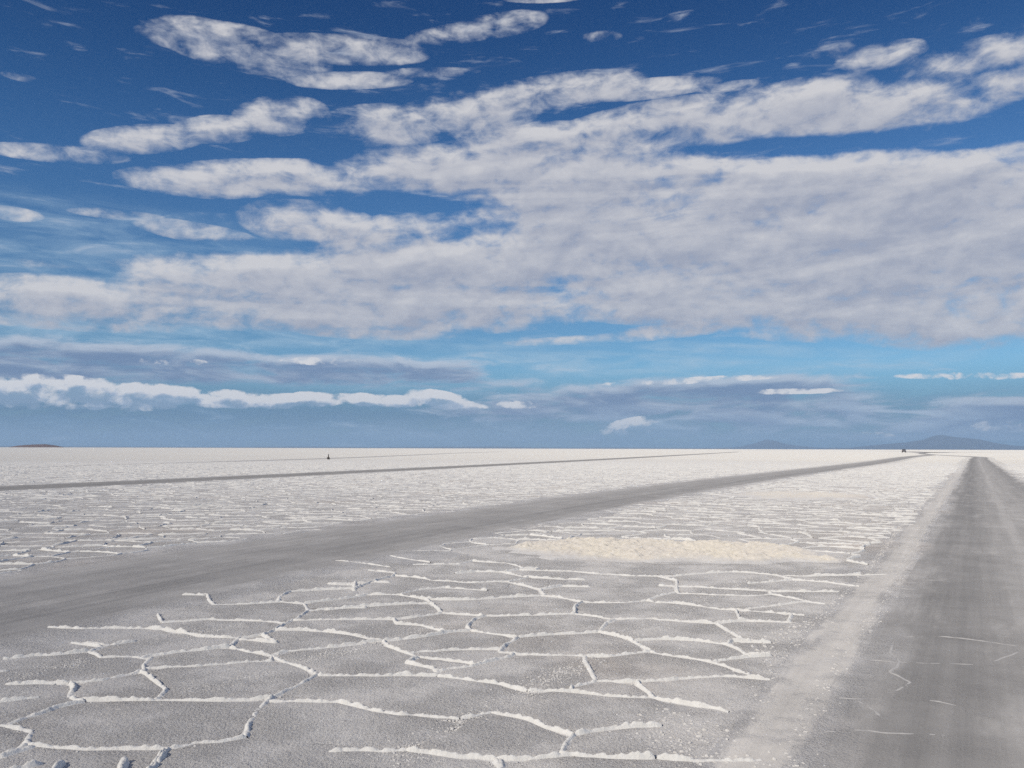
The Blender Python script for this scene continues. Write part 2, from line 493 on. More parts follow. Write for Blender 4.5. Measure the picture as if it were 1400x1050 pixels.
def plain(name, color, rough=0.7, scale=8.0, var=0.25, metal=0.0):
    m, N = new_mat(name)
    g = N.n('ShaderNodeTexCoord')
    n = N.noise(g.outputs['Object'], scale, 4, 0.6)
    c = N.mix(n, tuple(x * (1 - var) for x in color), tuple(min(1, x * (1 + var)) for x in color))
    b = bsdf_out(N, c, rough, dr=0.3)
    b.inputs['Metallic'].default_value = metal
    return m

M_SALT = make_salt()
M_RIDGE = make_ridge()
M_CRUMB = make_crumb()
M_CREAM = make_cream()
M_FAINT = plain('faint_ridge_salt', (0.56, 0.545, 0.52), 0.85, scale=9.0, var=0.2)

# ------------------------------------------------------------------ the salt flat: one sheet to the horizon
rad = [0.0]
r_ = 2.0
while r_ < 60000:
    rad.append(r_); r_ *= 1.5
rad.append(60000.0)
NS = 72
vs_, fs_ = [(0, 0, 0)], []
for r_ in rad[1:]:
    for k in range(NS):
        a = 2 * math.pi * k / NS
        vs_.append((r_ * math.cos(a), r_ * math.sin(a), 0))
for k in range(NS):
    fs_.append((0, 1 + k, 1 + (k + 1) % NS))
for i in range(len(rad) - 2):
    for k in range(NS):
        a = 1 + i * NS + k; b = 1 + i * NS + (k + 1) % NS
        fs_.append((a, a + NS, b + NS, b))
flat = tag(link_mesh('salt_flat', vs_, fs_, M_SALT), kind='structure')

# ------------------------------------------------------------------ tracks
def smooth_line(P, step):
    """Catmull-Rom through the points, resampled"""
    P = [np.array(p, float) for p in P]
    P = [2 * P[0] - P[1]] + P + [2 * P[-1] - P[-2]]
    out = []
    for i in range(1, len(P) - 2):
        n = max(2, int(np.linalg.norm(P[i + 1] - P[i]) / step))
        for k in range(n):
            t = k / n
            a, b, c, d = P[i - 1], P[i], P[i + 1], P[i + 2]
            out.append(0.5 * ((2 * b) + (c - a) * t + (2 * a - 5 * b + 4 * c - d) * t * t + (3 * b - a - 3 * c + d) * t ** 3))
    out.append(P[-2])
    return np.array(out)

TRACKS = []     # (centre line, half width) for keeping ridges off them
def track(name, line, half, fade, bands, z, step=1.5, dark=(0.375, 0.367, 0.358), margin=1.0):
    L = smooth_line(line, step)
    T = np.gradient(L, axis=0)
    T /= np.linalg.norm(T, axis=1)[:, None]
    Nn = np.stack([T[:, 1], -T[:, 0]], 1)      # to the right of travel
    s = np.concatenate([[0], np.cumsum(np.linalg.norm(np.diff(L, axis=0), axis=1))])
    hw = half + fade + margin
    us = np.linspace(-hw, hw, 7)
    V = np.zeros((len(L), 7, 3))
    V[:, :, :2] = L[:, None, :] + Nn[:, None, :] * us[None, :, None]
    V[:, :, 2] = z
    V[:, 0, 2] = V[:, -1, 2] = -0.002
    Fc = []
    for i in range(len(L) - 1):
        for k in range(6):
            a = i * 7 + k
            Fc.append((a, a + 1, a + 8, a + 7))
    Fc = np.array(Fc)
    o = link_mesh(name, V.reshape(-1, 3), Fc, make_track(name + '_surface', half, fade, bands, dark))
    uv = o.data.uv_layers.new(name='UVMap')
    U = np.stack([np.tile(us, len(L)), np.repeat(s, 7)], 1)
    idx = np.zeros(len(o.data.loops), dtype=np.int32)
    o.data.loops.foreach_get('vertex_index', idx)
    uv.data.foreach_set('uv', U[idx].astype(np.float32).ravel())
    TRACKS.append((L, half))
    return tag(o, kind='structure')

def ext(P, d0=None):
    return P

S = 0.556
def on_line(c, Y): return (S * Y + c, Y)
near_line = [on_line(0.75, y) for y in (-14, -4, 6, 20, 50, 90, 140, 185)] + [(118, 222), (133, 262), (156, 315), (190, 385), (226, 450), (300, 560)]
track('wheel_track', near_line, 1.40, 0.42, [(-0.9, 0.38, -0.35), (0.15, 0.5, 0.22), (-0.05, 0.10, 0.3), (1.35, 0.45, -0.3), (-1.5, 0.25, -0.1)], 0.004)
mid = [at(400, 753), at(700, 703), at(1000, 657.3), at(1200, 631.7)]
m0 = np.array(at(0, 826)); m1 = np.array(mid[0])
mid_line = [tuple(m0 + (m0 - m1) * 3.0), tuple(m0 + (m0 - m1) * 1.2), tuple(m0)] + mid + [(90, 188), (133, 262.6)]
track('wheel_track', mid_line, 1.60, 0.30, [(0.7, 0.6, -0.3), (-0.4, 0.3, -0.12), (-1.5, 0.3, 0.15)], 0.007, dark=(0.42, 0.41, 0.398))
t3 = [at(0, 668), at(250, 656.5), at(500, 644.5), at(700, 634.5), at(900, 624), at(1010, 617.8)]
a0 = np.array(t3[0]); a1 = np.array(t3[1])
track('wheel_track', [tuple(a0 + (a0 - a1) * 3), tuple(a0 + (a0 - a1))] + t3, 1.7, 0.35, [(0.0, 0.8, -0.2)], 0.004, step=3, dark=(0.36, 0.35, 0.335))
t4 = [at(0, 640), at(200, 634), at(450, 626.8), at(560, 622.4)]
b0 = np.array(t4[0]); b1 = np.array(t4[1])
track('wheel_track', [tuple(b0 + (b0 - b1) * 3), tuple(b0 + (b0 - b1))] + t4 + [(-18, 300), (-5, 420)], 1.2, 0.5, [], 0.004, step=3, dark=(0.42, 0.41, 0.40))
far_line = [at(1420, 618.3), at(1350, 618.2), (262, 505), at(1275, 619), at(1250, 618), at(1210, 617.2), at(1000, 616.0)]
track('wheel_track', far_line, 6.0, 1.5, [], 0.010, step=8, dark=(0.32, 0.315, 0.32), margin=2.0)
# the single pale rut to the left of the near track
rut_line = [(S * y - 1.23 + 0.03 * math.sin(y * 0.6), y) for y in (1.5, 3, 4.4, 6, 8, 10, 13, 17, 23, 32, 45, 65)]
track('tyre_rut', rut_line, 0.17, 0.14, [(0.0, 0.12, 0.1), (0.22, 0.04, 0.3), (-0.22, 0.04, 0.2)], 0.0075, step=0.5, dark=(0.62, 0.60, 0.57), margin=0.02)

def clear_of_tracks(P, pad0=0.10, pad1=0.8):
    """0 on a track .. 1 well away from it"""
    P = np.asarray(P)
    f = np.ones(len(P))
    for k, (L, half) in enumerate(TRACKS[:3]):
        A, B = L[:-1], L[1:]
        dmin = np.full(len(P), 1e9)
        for a, b in zip(A, B):
            ab = b - a
            t = np.clip(((P - a) @ ab) / (ab @ ab), 0, 1)
            dmin = np.minimum(dmin, np.hypot(*(P - a - t[:, None] * ab).T))
        p1 = pad1 if k else 0.5
        f = np.minimum(f, np.clip((dmin - half - pad0) / p1, 0, 1))
    return f

# ------------------------------------------------------------------ ridges and plates of the crust
TRACE = [
    ((0, 860, 5.528), """30,232 140,222 260,208 420,200 580,185 680,172
680,172 720,195 760,222
680,172 740,150 830,128
550,108 690,118 830,128
830,128 920,105 1030,98
60,425 180,412 350,412 520,415
520,415 640,405 760,395 880,368 1000,345 1090,322
1090,322 1090,280
1100,270 1150,225
900,215 1000,212 1105,228
0,735 50,740 150,762 235,790
235,790 215,830 190,870 260,895
80,725 180,685 300,650 420,605 640,555
540,412 545,460 530,515 580,540 640,555"""),
    ((0, 750, 2.8), """100,755 210,766 340,772 480,770 640,770
105,755 50,778 0,805
640,770 625,800 595,835 560,862
640,770 760,748 850,742 945,725
945,725 950,680 985,625 1050,570
305,582 410,582 520,586 640,584 850,588 1040,575
1050,570 1140,530 1215,485
540,472 600,512 640,545
575,412 700,398 790,390 880,380
880,380 900,358 915,345
915,345 840,343 775,340
700,325 620,312 540,308 420,307
180,305 300,310
880,380 950,400 1005,405 1040,412
1040,412 1100,440 1190,470 1215,485
1040,412 1040,430 900,442 740,455 580,460
915,345 1000,335 1050,315 1090,290
1090,290 1140,268 1180,240
1180,240 1270,232 1400,230
1180,240 1165,212
1165,212 1070,207 950,215 820,217
1165,212 1280,200 1400,183
1065,205 1070,185
1110,168 1230,160 1355,156
1355,165 1360,133
1255,138 1345,140
620,287 720,280 800,275 940,278 1090,286
1150,278 1270,275 1400,272
1090,315 1180,316 1270,322 1400,340
1040,410 1100,395 1200,388 1280,380 1400,368
605,255 620,285
695,180 790,182
800,200 795,180
915,350 1060,362"""),
    ((450, 750, 2.8), """320,62 410,62 500,62 550,48
640,55 690,58 740,75
150,85 250,95
250,105 335,112 400,125 560,132 690,128 745,117
480,98 560,90 665,92 740,110
665,92 740,80 800,78
740,110 850,118 980,122
745,85 840,88 930,90 1060,100 1130,105
1140,107 1310,108
85,135 160,131 235,132
0,158 100,155
100,155 160,130 250,105
105,185 145,178 270,180
270,180 290,185 370,195 450,199 550,198 620,193 690,188 810,182
810,182 880,188 960,205 1050,209 1130,210 1215,203
270,178 340,160 455,150
455,152 530,158 605,163
830,155 890,145 1000,150
690,132 780,153 810,160 825,180
1215,203 1250,185 1330,168 1330,147
0,237 130,225 260,217 390,210
390,210 420,232 430,250
370,195 390,210
0,275 120,275 250,272 330,265 430,250
430,250 500,255 580,260
600,258 700,260 820,256 940,252
940,252 940,228 965,205
940,252 1010,262 1080,272 1240,272
250,272 260,292 360,298
0,320 100,335 205,356
205,356 290,348 370,340 450,325 540,315
540,315 530,300 560,270 600,260
540,315 620,330 720,342
720,343 790,336 860,330 940,328 1030,322
1030,322 1060,290 1090,275
1030,322 1090,333 1150,350 1230,395
0,380 120,365 205,356
205,356 230,378 290,400 340,418 450,430 540,445
720,343 680,370 650,400
350,398 490,390 650,388
650,400 760,408 850,412 920,412 1070,415 1230,395
410,475 470,462 540,455 650,428 690,418
300,440 400,465
0,490 100,490 200,492 290,488 370,488 420,488
420,490 560,510 650,520 700,535 760,550
760,550 840,548 930,550 1010,560 1080,570 1250,575
930,535 1020,512
1020,512 1010,485 980,435
1020,512 1110,512 1200,512 1330,505
1185,525 1240,570
0,592 40,593 100,605 200,630 270,638 340,640 420,650 500,655
500,655 620,632
620,632 720,645 780,665 830,687 940,717
940,717 910,745 890,785 930,795
940,717 1010,703 1090,692 1180,686 1270,682
0,780 100,775 200,778 300,775
300,775 350,785 480,800 570,803 640,810
640,810 720,810 800,806 930,795 1010,800 1080,805 1250,808
640,810 655,840 655,870"""),
    ((900, 750, 2.8), """80,105 180,96 280,90
280,90 370,95 460,105 580,108 700,105 770,95
0,108 70,125
70,125 75,170
0,145 120,148 230,155 320,160 420,165 560,168 690,167
340,137 440,130 520,120
460,105 520,122 640,130 770,148
75,172 210,180 350,183
440,178 510,190 570,205 640,215
0,210 70,212 140,220 240,236 340,240 450,250 560,258
340,232 450,220 550,205
300,245 310,272
0,276 100,282 210,288 270,282 330,278 420,282 500,285
225,290 270,318 320,350 430,362
0,350 80,351 150,356 260,370 300,385 340,408
280,358 430,362
0,403 100,418 200,435 280,462 350,487
240,432 330,420 430,415
0,510 70,500 150,495 260,492 340,496 430,505
0,578 60,588 130,602 200,612 270,628
0,808 80,812 160,815 280,818 400,815"""),
    ((900, 750, 2.8), """690,420 790,426 890,435 1030,440 1200,445
715,372 780,374 840,380
900,342 980,339 1080,338 1190,350 1370,373
1290,435 1330,412 1380,398
900,355 890,400 930,435 890,475
890,475 930,495 965,515 900,560 820,575 730,577 650,570
640,700 690,702 750,697 810,700 870,708 1010,710 1110,717
760,585 810,610 860,645
1260,738 1340,720 1400,690
1020,582 1140,602
800,265 950,265
910,153 1000,160
920,130 990,133
1030,122 1125,125"""),
]

PLATES = """-5,442 -56,469 -84,475 -103,476 -132,491 -172,481 -186,442 -171,403 -122,409 -103,411 -85,410 -36,403
-307,720 -310,766 -361,771 -391,772 -420,770 -453,756 -478,720 -450,686 -430,651 -391,645 -364,674 -341,691
-157,1076 -150,1110 -180,1125 -208,1148 -234,1121 -242,1096 -252,1076 -268,1042 -244,1015 -208,1019 -183,1032 -168,1053
-187,439 -189,464 -216,467 -232,466 -250,470 -271,461 -284,439 -270,417 -249,410 -232,412 -215,409 -187,413
-280,550 -296,567 -304,588 -325,592 -350,592 -376,580 -360,550 -349,536 -341,523 -325,495 -291,492 -292,531
-254,960 -186,1006 -229,1023 -265,1040 -286,997 -292,976 -300,960 -320,928 -310,881 -265,893 -256,945 -254,954
-139,1164 -137,1186 -157,1194 -174,1212 -191,1194 -199,1179 -212,1164 -206,1146 -191,1135 -174,1123 -155,1132 -159,1155
-47,1136 -57,1164 -62,1211 -105,1192 -136,1191 -153,1164 -158,1136 -154,1108 -135,1083 -105,1051 -77,1089 -64,1113
69,885 63,923 32,944 -3,934 -26,924 -73,925 -82,885 -68,847 -33,832 -3,833 25,836 61,847
189,964 193,1011 142,1016 112,1006 88,1006 50,1000 38,964 56,931 80,908 112,905 141,913 157,938
271,769 284,798 255,806 234,808 211,808 194,792 198,769 199,748 211,729 234,715 253,735 261,753
-273,632 -286,665 -321,670 -343,682 -366,672 -392,660 -420,632 -394,603 -376,575 -343,594 -322,595 -291,601
204,1051 188,1086 150,1091 127,1104 100,1099 59,1091 70,1051 61,1013 100,1004 127,1007 151,1011 196,1012
-145,605 -154,632 -173,651 -200,654 -222,644 -260,640 -258,605 -237,584 -228,557 -200,555 -172,558 -153,578
111,434 92,457 63,455 51,456 36,460 11,457 -4,434 2,405 37,410 51,412 63,413 94,409
353,1063 342,1104 307,1126 271,1122 245,1108 217,1094 200,1063 197,1020 234,1000 271,988 293,1024 314,1038
238,856 196,885 171,901 145,918 118,903 72,899 66,856 88,823 123,817 145,813 178,800 223,811
-207,848 -215,883 -245,901 -276,890 -299,887 -335,882 -354,848 -337,813 -304,800 -276,809 -251,804 -209,809
91,793 85,828 55,844 26,834 3,833 -29,825 -38,793 -32,760 -3,745 26,747 49,753 77,763
11,1172 2,1189 -7,1206 -27,1212 -56,1222 -65,1193 -62,1172 -54,1156 -51,1130 -27,1123 -3,1130 13,1149
-157,513 -156,551 -198,554 -222,554 -245,555 -280,547 -296,513 -273,483 -247,469 -222,470 -195,467 -160,478
173,580 181,608 155,616 134,612 119,607 91,605 94,580 100,561 117,551 134,532 155,543 162,564
12,572 -17,602 -46,611 -68,614 -93,615 -142,614 -156,572 -109,549 -88,538 -68,529 -37,518 4,530
31,1077 0,1100 -15,1120 -40,1122 -62,1114 -76,1098 -96,1077 -94,1046 -62,1039 -40,1037 -19,1041 3,1052
-60,660 -85,681 -98,699 -121,720 -144,701 -176,692 -184,660 -158,639 -143,622 -121,617 -94,614 -53,621
195,767 193,797 164,806 142,816 112,819 91,797 80,767 97,742 106,705 142,734 173,714 212,727
63,630 80,666 44,677 16,678 -6,669 -20,651 -54,630 -29,603 -5,593 16,580 44,582 75,596
405,1012 392,1041 368,1055 343,1056 325,1043 301,1037 278,1012 284,978 322,976 343,975 364,975 387,987
135,493 149,525 123,544 94,526 86,506 73,505 36,493 33,458 72,455 94,456 116,454 126,474
367,947 379,972 351,974 335,972 319,975 298,968 304,947 314,934 319,918 335,898 352,918 358,934
-31,511 -68,530 -87,534 -101,544 -131,564 -160,545 -156,511 -147,484 -121,476 -101,478 -74,465 -47,480
319,919 297,955 254,956 233,954 209,960 172,954 152,919 187,892 207,874 233,863 255,880 282,890
107,713 96,738 79,758 53,752 32,748 8,739 -4,713 -3,680 32,676 53,677 75,674 103,684
324,871 336,896 317,912 294,898 283,890 271,885 242,871 259,851 278,844 294,831 310,843 317,858
165,641 147,663 129,674 110,688 89,678 66,667 64,641 61,613 88,603 110,608 126,614 167,609
-43,1013 -73,1045 -104,1055 -129,1078 -162,1071 -171,1038 -178,1013 -183,982 -169,943 -129,948 -109,980 -90,991
35,953 -23,974 -43,981 -59,988 -82,994 -107,981 -126,953 -103,927 -78,920 -59,920 -41,921 -16,928
-171,941 -174,965 -189,986 -215,978 -233,972 -252,962 -256,941 -252,919 -239,900 -215,898 -198,911 -183,922
105,538 95,563 67,566 51,572 27,579 10,562 4,538 14,517 29,500 51,499 70,506 89,516
433,1071 442,1097 412,1096 397,1092 386,1091 354,1096 356,1071 370,1055 385,1049 397,1036 416,1038 424,1056
-73,848 -79,881 -109,896 -137,882 -153,875 -172,868 -204,848 -205,809 -158,811 -137,814 -118,816 -96,824
-215,774 -223,802 -254,805 -272,806 -291,807 -317,800 -366,774 -299,758 -289,743 -272,738 -248,733 -222,745
33,487 19,503 9,518 -8,528 -27,520 -31,500 -50,487 -49,464 -26,457 -8,456 10,456 29,466
105,1107 83,1127 61,1129 49,1130 32,1136 2,1134 -4,1107 12,1086 34,1082 49,1084 63,1082 101,1077
-272,475 -276,484 -281,493 -292,494 -303,495 -321,492 -308,475 -304,468 -299,462 -292,448 -280,454 -272,464
-235,704 -238,733 -269,736 -287,742 -305,736 -316,721 -336,704 -333,678 -309,667 -287,667 -274,682 -259,688
-333,797 -339,811 -346,827 -363,832 -371,811 -374,803 -378,797 -411,769 -377,772 -363,784 -355,783 -335,781
204,647 217,664 205,678 187,668 176,665 161,662 162,647 168,636 170,617 187,610 196,631 201,639
-1,721 -6,747 -29,758 -50,760 -65,747 -78,738 -106,721 -94,696 -76,677 -50,694 -35,695 -9,698
69,1035 70,1055 51,1064 35,1070 17,1066 6,1051 -10,1035 10,1020 19,1007 35,992 52,1005 60,1020
-90,905 -108,932 -130,947 -155,946 -171,932 -182,921 -212,905 -212,872 -176,868 -155,878 -142,882 -125,887
29,981 24,995 16,1008 0,1034 -5,990 -19,992 -52,981 -23,968 -17,952 0,954 17,952 31,963
-39,774 -103,791 -111,810 -132,812 -153,811 -204,816 -212,774 -160,758 -145,752 -132,744 -105,728 -73,740
-5,1011 -3,1028 -16,1039 -32,1036 -44,1031 -47,1020 -68,1011 -66,992 -44,991 -32,992 -20,990 -4,995
-116,724 -142,747 -164,757 -183,762 -209,769 -219,745 -234,724 -228,697 -207,682 -183,683 -166,694 -148,703
185,697 179,714 165,722 151,728 131,732 114,718 116,697 124,681 138,674 151,662 169,665 199,669
232,700 237,716 220,719 209,720 197,721 183,715 188,700 189,688 195,676 209,678 221,678 227,689
-39,807 -29,830 -51,836 -68,842 -82,832 -94,823 -110,807 -100,789 -80,787 -68,772 -47,771 -39,791
299,821 289,835 276,842 264,831 259,830 225,843 224,821 244,809 256,807 264,808 280,792 289,806
-189,665 -209,683 -224,692 -240,696 -253,688 -269,682 -284,665 -277,643 -256,636 -240,642 -228,644 -211,648
-238,582 -248,593 -256,603 -268,622 -283,609 -298,599 -300,582 -292,568 -282,558 -268,558 -253,556 -230,560
299,976 261,988 249,991 240,996 222,1006 197,1000 194,976 208,958 228,955 240,956 252,954 280,953
273,838 266,847 258,850 251,854 239,859 234,848 234,838 233,828 242,823 251,824 260,823 273,825
3,675 -8,691 -26,693 -36,692 -46,691 -60,688 -78,675 -55,663 -45,659 -36,652 -23,651 -13,661
89,582 86,592 78,596 69,596 61,596 51,592 40,582 55,573 62,570 69,568 78,567 94,568
-29,648 -44,654 -50,656 -55,660 -62,661 -76,660 -74,648 -66,642 -61,638 -55,632 -48,636 -40,639"""

def in_poly(P, X, Y):
    r = np.zeros(X.shape, bool)
    for i in range(len(P)):
        a, b = P[i], P[(i + 1) % len(P)]
        c = ((a[1] > Y) != (b[1] > Y)) & (X < (b[0] - a[0]) * (Y - a[1]) / (b[1] - a[1] + 1e-12) + a[0])
        r ^= c
    return r

HULL = [at(*q) for q in [(-60, 1085), (-60, 872), (150, 852), (300, 820), (480, 778), (640, 752), (1130, 772), (1165, 790), (1090, 880), (1030, 960), (985, 1085)]]
MOUND1 = [at(*q) for q in [(668, 750), (720, 742), (800, 738), (900, 739), (1000, 743), (1080, 748), (1140, 759), (1130, 768), (1050, 772), (950, 771), (880, 772), (800, 769), (740, 761), (690, 756)]]
MOUND2 = [at(*q) for q in [(985, 677), (1050, 672), (1120, 673), (1190, 676), (1195, 681), (1120, 684), (1040, 683)]]

def resample(P, step, nmin=3):
    P = np.asarray(P, float)
    s = np.concatenate([[0], np.cumsum(np.hypot(*np.diff(P, axis=0).T))])
    n = max(nmin, int(s[-1] / step) + 1)
    t = np.linspace(0, s[-1], n)
    return np.stack([np.interp(t, s, P[:, 0]), np.interp(t, s, P[:, 1])], 1), t

def ridge_geo(P, Ht, Wd, step, C, seed=0, lump=1.0, fades=None):
    """one ridge: a lumpy low wall of salt along a line on the ground"""
    L, s = resample(P, step)
    n = len(L)
    L = L + (0.045 if fades is not None else 0.026) * (np.stack([fbm(L[:, 0] * 5, L[:, 1] * 5, 3, 3), fbm(L[:, 0] * 5, L[:, 1] * 5, 3, 9)], 1) - 0.5) 
    T = np.gradient(L, axis=0); T /= (np.linalg.norm(T, axis=1)[:, None] + 1e-9)
    Nn = np.stack([T[:, 1], -T[:, 0]], 1)
    tot = s[-1]
    end = np.clip(np.minimum(s, tot - s) / 0.06 + 0.6, 0, 1)
    hv = Ht * end * (0.7 + 0.6 * fbm(L[:, 0] * 4, L[:, 1] * 4, 2, 21))
    if fades is not None: hv = hv * fades(L)
    wv = Wd * (0.8 + 0.4 * fbm(L[:, 0] * 6, L[:, 1] * 6, 2, 31)) * (0.5 + 0.5 * end)
    if C >= 7:
        e = np.concatenate([[-2.3, -1.6], np.linspace(-1, 1, C - 2), [1.6, 2.3]]); C = C + 2
        prof = np.clip(1 - np.abs(e) ** 1.7, 0, 1) ** 0.8 * 0.9 + 0.16 * np.clip(1 - np.abs(e) / 2.25, 0, 1)
        cov = np.clip((1.75 - np.abs(e)) / 0.95, 0, 1)
    else:
        e = np.linspace(-1, 1, C)
        prof = np.clip(1 - np.abs(e) ** 1.7, 0, 1) ** 0.8
        cov = np.ones(C)
    V = np.zeros((n, C, 3))
    V[:, :, :2] = L[:, None, :] + Nn[:, None, :] * (e[None, :] * wv[:, None])[:, :, None]
    lump_n = 0.6 * fbm(V[:, :, 0] * 34, V[:, :, 1] * 34, 2, 41, 0.7) + 0.4 * vnoise(V[:, :, 0] * 13, V[:, :, 1] * 13, 45)
    V[:, :, 2] = hv[:, None] * prof[None, :] * (1 + lump * 2.2 * (lump_n - 0.5)) - 0.006 * (np.abs(e) >= np.abs(e).max() - 0.01)[None, :] + 0.001
    a = (np.arange(n - 1)[:, None] * C + np.arange(C - 1)[None, :]).ravel()
    Fc = np.stack([a, a + 1, a + C + 1, a + C], 1)
    return V.reshape(-1, 3), Fc, np.tile(cov, n)

def cover_attr(o, cov):
    a_ = o.data.attributes.new('cover', 'FLOAT', 'POINT')
    a_.data.foreach_set('value', np.asarray(cov, np.float32))
    return o

def plate_geo(poly, seed, z0=0.003):
    """one polygon of crust, its rim turned up towards the ridges"""
    P = np.asarray(poly, float)
    c = P.mean(0)
    n = len(P)
    rings = [(1.03, -0.0035), (0.95, 0.0025), (0.6, 0.001)]
    V, Fc = [], []
    for (k, z) in rings:
        R = c + (P - c) * k
        for p in R: V.append((p[0], p[1], z0 + z + 0.002 * (float(vnoise(np.array(p[0] * 3), np.array(p[1] * 3), 5)) - 0.5)))
    V.append((c[0], c[1], z0 + 0.001))
    for r in range(2):
        for i in range(n):
            a, b = r * n + i, r * n + (i + 1) % n
            Fc.append((a, b, b + n, a + n))
    for i in range(n):
        Fc.append((2 * n + i, 2 * n + (i + 1) % n, 3 * n))
    return V, Fc

def add_plate(poly, seed, name='salt_plate'):
    V, Fc = plate_geo(poly, seed, 0.003 + 0.003 * random.random())
    o = link_mesh(name, V, Fc, M_SALT, flat, smooth=True)
    return o

n_plate = 0
for k, l in enumerate(PLATES.split('\n')):
    P = [tuple(float(x) / 100 for x in q.split(',')) for q in l.split()]
    add_plate(P, k); n_plate += 1

def broken(L):
    return np.clip(4.5 * fbm(L[:, 0] * 4.1, L[:, 1] * 4.1, 4, 61, .7) - 1.8, 0.0, 1)

n_ridge = 0
RIDGE_LINES = []
GL = [[[at(ox + float(q.split(',')[0]) / zm, oy + float(q.split(',')[1]) / zm) for q in l.split()] for l in txt.split('\n')] for (ox, oy, zm), txt in TRACE]
flat_lines = [l for g in GL[:-1] for l in g]
segs = np.array([(a, b, (k, k)) for k, l in enumerate(flat_lines) for a, b in zip(l, l[1:])])
for k, l in enumerate(flat_lines):          # ridges run on until they meet the next one
    oth = segs[segs[:, 2, 0] != k]
    for e in (0, -1):
        p = np.array(l[e])
        ab = oth[:, 1] - oth[:, 0]
        t = np.clip(((p - oth[:, 0]) * ab).sum(1) / ((ab * ab).sum(1) + 1e-9), 0, 1)
        q = oth[:, 0] + ab * t[:, None]
        dq = np.hypot(*(q - p).T)
        j = int(dq.argmin())
        if 0.015 < dq[j] < 0.42:
            if e == 0: l.insert(0, tuple(q[j]))
            else: l.append(tuple(q[j]))
for g, lines in enumerate(GL):
    for P in lines:
        d = math.hypot(*np.mean(P, 0))
        on_track = g == len(TRACE) - 1
        hh = random.uniform(0.015, 0.025); ww = random.uniform(0.016, 0.024)
        if on_track: hh, ww = 0.0045, 0.011
        V, Fc, cv = ridge_geo(P, hh, ww, 0.009 if d < 7 else 0.014, 9 if d < 8 else 7, fades=broken if on_track else None)
        if on_track: V[:, 2] += 0.0022
        cover_attr(link_mesh('salt_ridge', V, Fc, M_FAINT if on_track else M_RIDGE, flat, smooth=True), cv)
        n_ridge += 1
        if not on_track: RIDGE_LINES.append(P)

# the rest of the crust: irregular polygons grown from scattered centres
SP = 0.82
RMAX = 120.0
seeds = []
for i in range(-140, 141):
    for j in range(0, int(RMAX / (SP * 0.87)) + 2):
        x = (i + 0.5 * (j % 2)) * SP + rng.uniform(-.42, .42) * SP
        y = 1.5 + j * SP * 0.87 + rng.uniform(-.42, .42) * SP
        if math.hypot(x, y) < RMAX and abs(x) < 0.70 * y + 4: seeds.append((x, y))
seeds = np.array(seeds)
keep = ~in_poly(HULL, seeds[:, 0], seeds[:, 1])
ct = clear_of_tracks(seeds, -0.3, 0.6)
keep &= ct > 0.05
mound_in = in_poly(MOUND1, seeds[:, 0], seeds[:, 1])
seeds = seeds[keep]
grid = {}
for i, (x, y) in enumerate(seeds):
    grid.setdefault((int(x // 1.8), int(y // 1.8)), []).append(i)
cells, edges = [], []
SL = [tuple(s) for s in seeds]
for i, (x, y) in enumerate(SL):
    gx, gy = int(x // 1.8), int(y // 1.8)
    nb = []
    for a in (-1, 0, 1):
        for b in (-1, 0, 1):
            for j in grid.get((gx + a, gy + b), ()):
                if j != i:
                    q = SL[j]
                    nb.append(((q[0] - x) ** 2 + (q[1] - y) ** 2, j))
    nb.sort()
    poly = [(x - .8, y - .8, -1), (x + .8, y - .8, -1), (x + .8, y + .8, -1), (x - .8, y + .8, -1)]   # vertex + owner of the edge that follows
    rmax2 = 1.3
    for d2, j in nb:
        if d2 > 4 * rmax2: break
        q = SL[j]
        nx, ny = q[0] - x, q[1] - y
        m = nx * (q[0] + x) / 2 + ny * (q[1] + y) / 2
        new = []
        k = len(poly)
        for s in range(k):
            A, B = poly[s], poly[(s + 1) % k]
            da = A[0] * nx + A[1] * ny - m; db = B[0] * nx + B[1] * ny - m
            if da <= 0:
                new.append(A)
                if db > 0:
                    t = da / (da - db)
                    new.append((A[0] + (B[0] - A[0]) * t, A[1] + (B[1] - A[1]) * t, j))
            elif db <= 0:
                t = da / (da - db)
                new.append((A[0] + (B[0] - A[0]) * t, A[1] + (B[1] - A[1]) * t, A[2]))
        poly = new
        if len(poly) < 3: break
        rmax2 = max((p[0] - x) ** 2 + (p[1] - y) ** 2 for p in poly)
    if len(poly) < 3: continue
    cells.append((x, y, poly))
    for s in range(len(poly)):
        if poly[s][2] > i:
            edges.append((poly[s][:2], poly[(s + 1) % len(poly)][:2]))
print('cells', len(cells), 'edges', len(edges))

def view_ok(x, y): return abs(x) < 0.66 * y + 0.6 and y > 3.6
cells.sort(key=lambda c: (not view_ok(c[0], c[1]), math.hypot(c[0], c[1])))
stuffV, stuffF, base_i = [], [], 0
cell_rim = [clear_of_tracks(np.array([p[:2] for p in c[2]]), -0.05, 0.2).min() if math.hypot(c[0], c[1]) < 32 else 1 for c in cells]
for k, (x, y, poly) in enumerate(cells):
    rc = [p[0] - S * p[1] for p in poly]
    if cell_rim[k] < 0.5 or (max(rc) > -1.55 and min(rc) < -0.95 and y < 60): continue
    P = [p[:2] for p in poly]
    d = math.hypot(x, y)
    if n_plate < 300 and view_ok(x, y):
        add_plate(P, k); n_plate += 1
    elif d < 30:
        V, Fc = plate_geo(P, k, 0.003 + 0.003 * random.random())
        stuffV += V
        stuffF += [tuple(q + base_i for q in f) for f in Fc]
        base_i += len(V)
tag(link_mesh('plate_field', stuffV, stuffF, M_SALT, flat, smooth=True), kind='stuff')

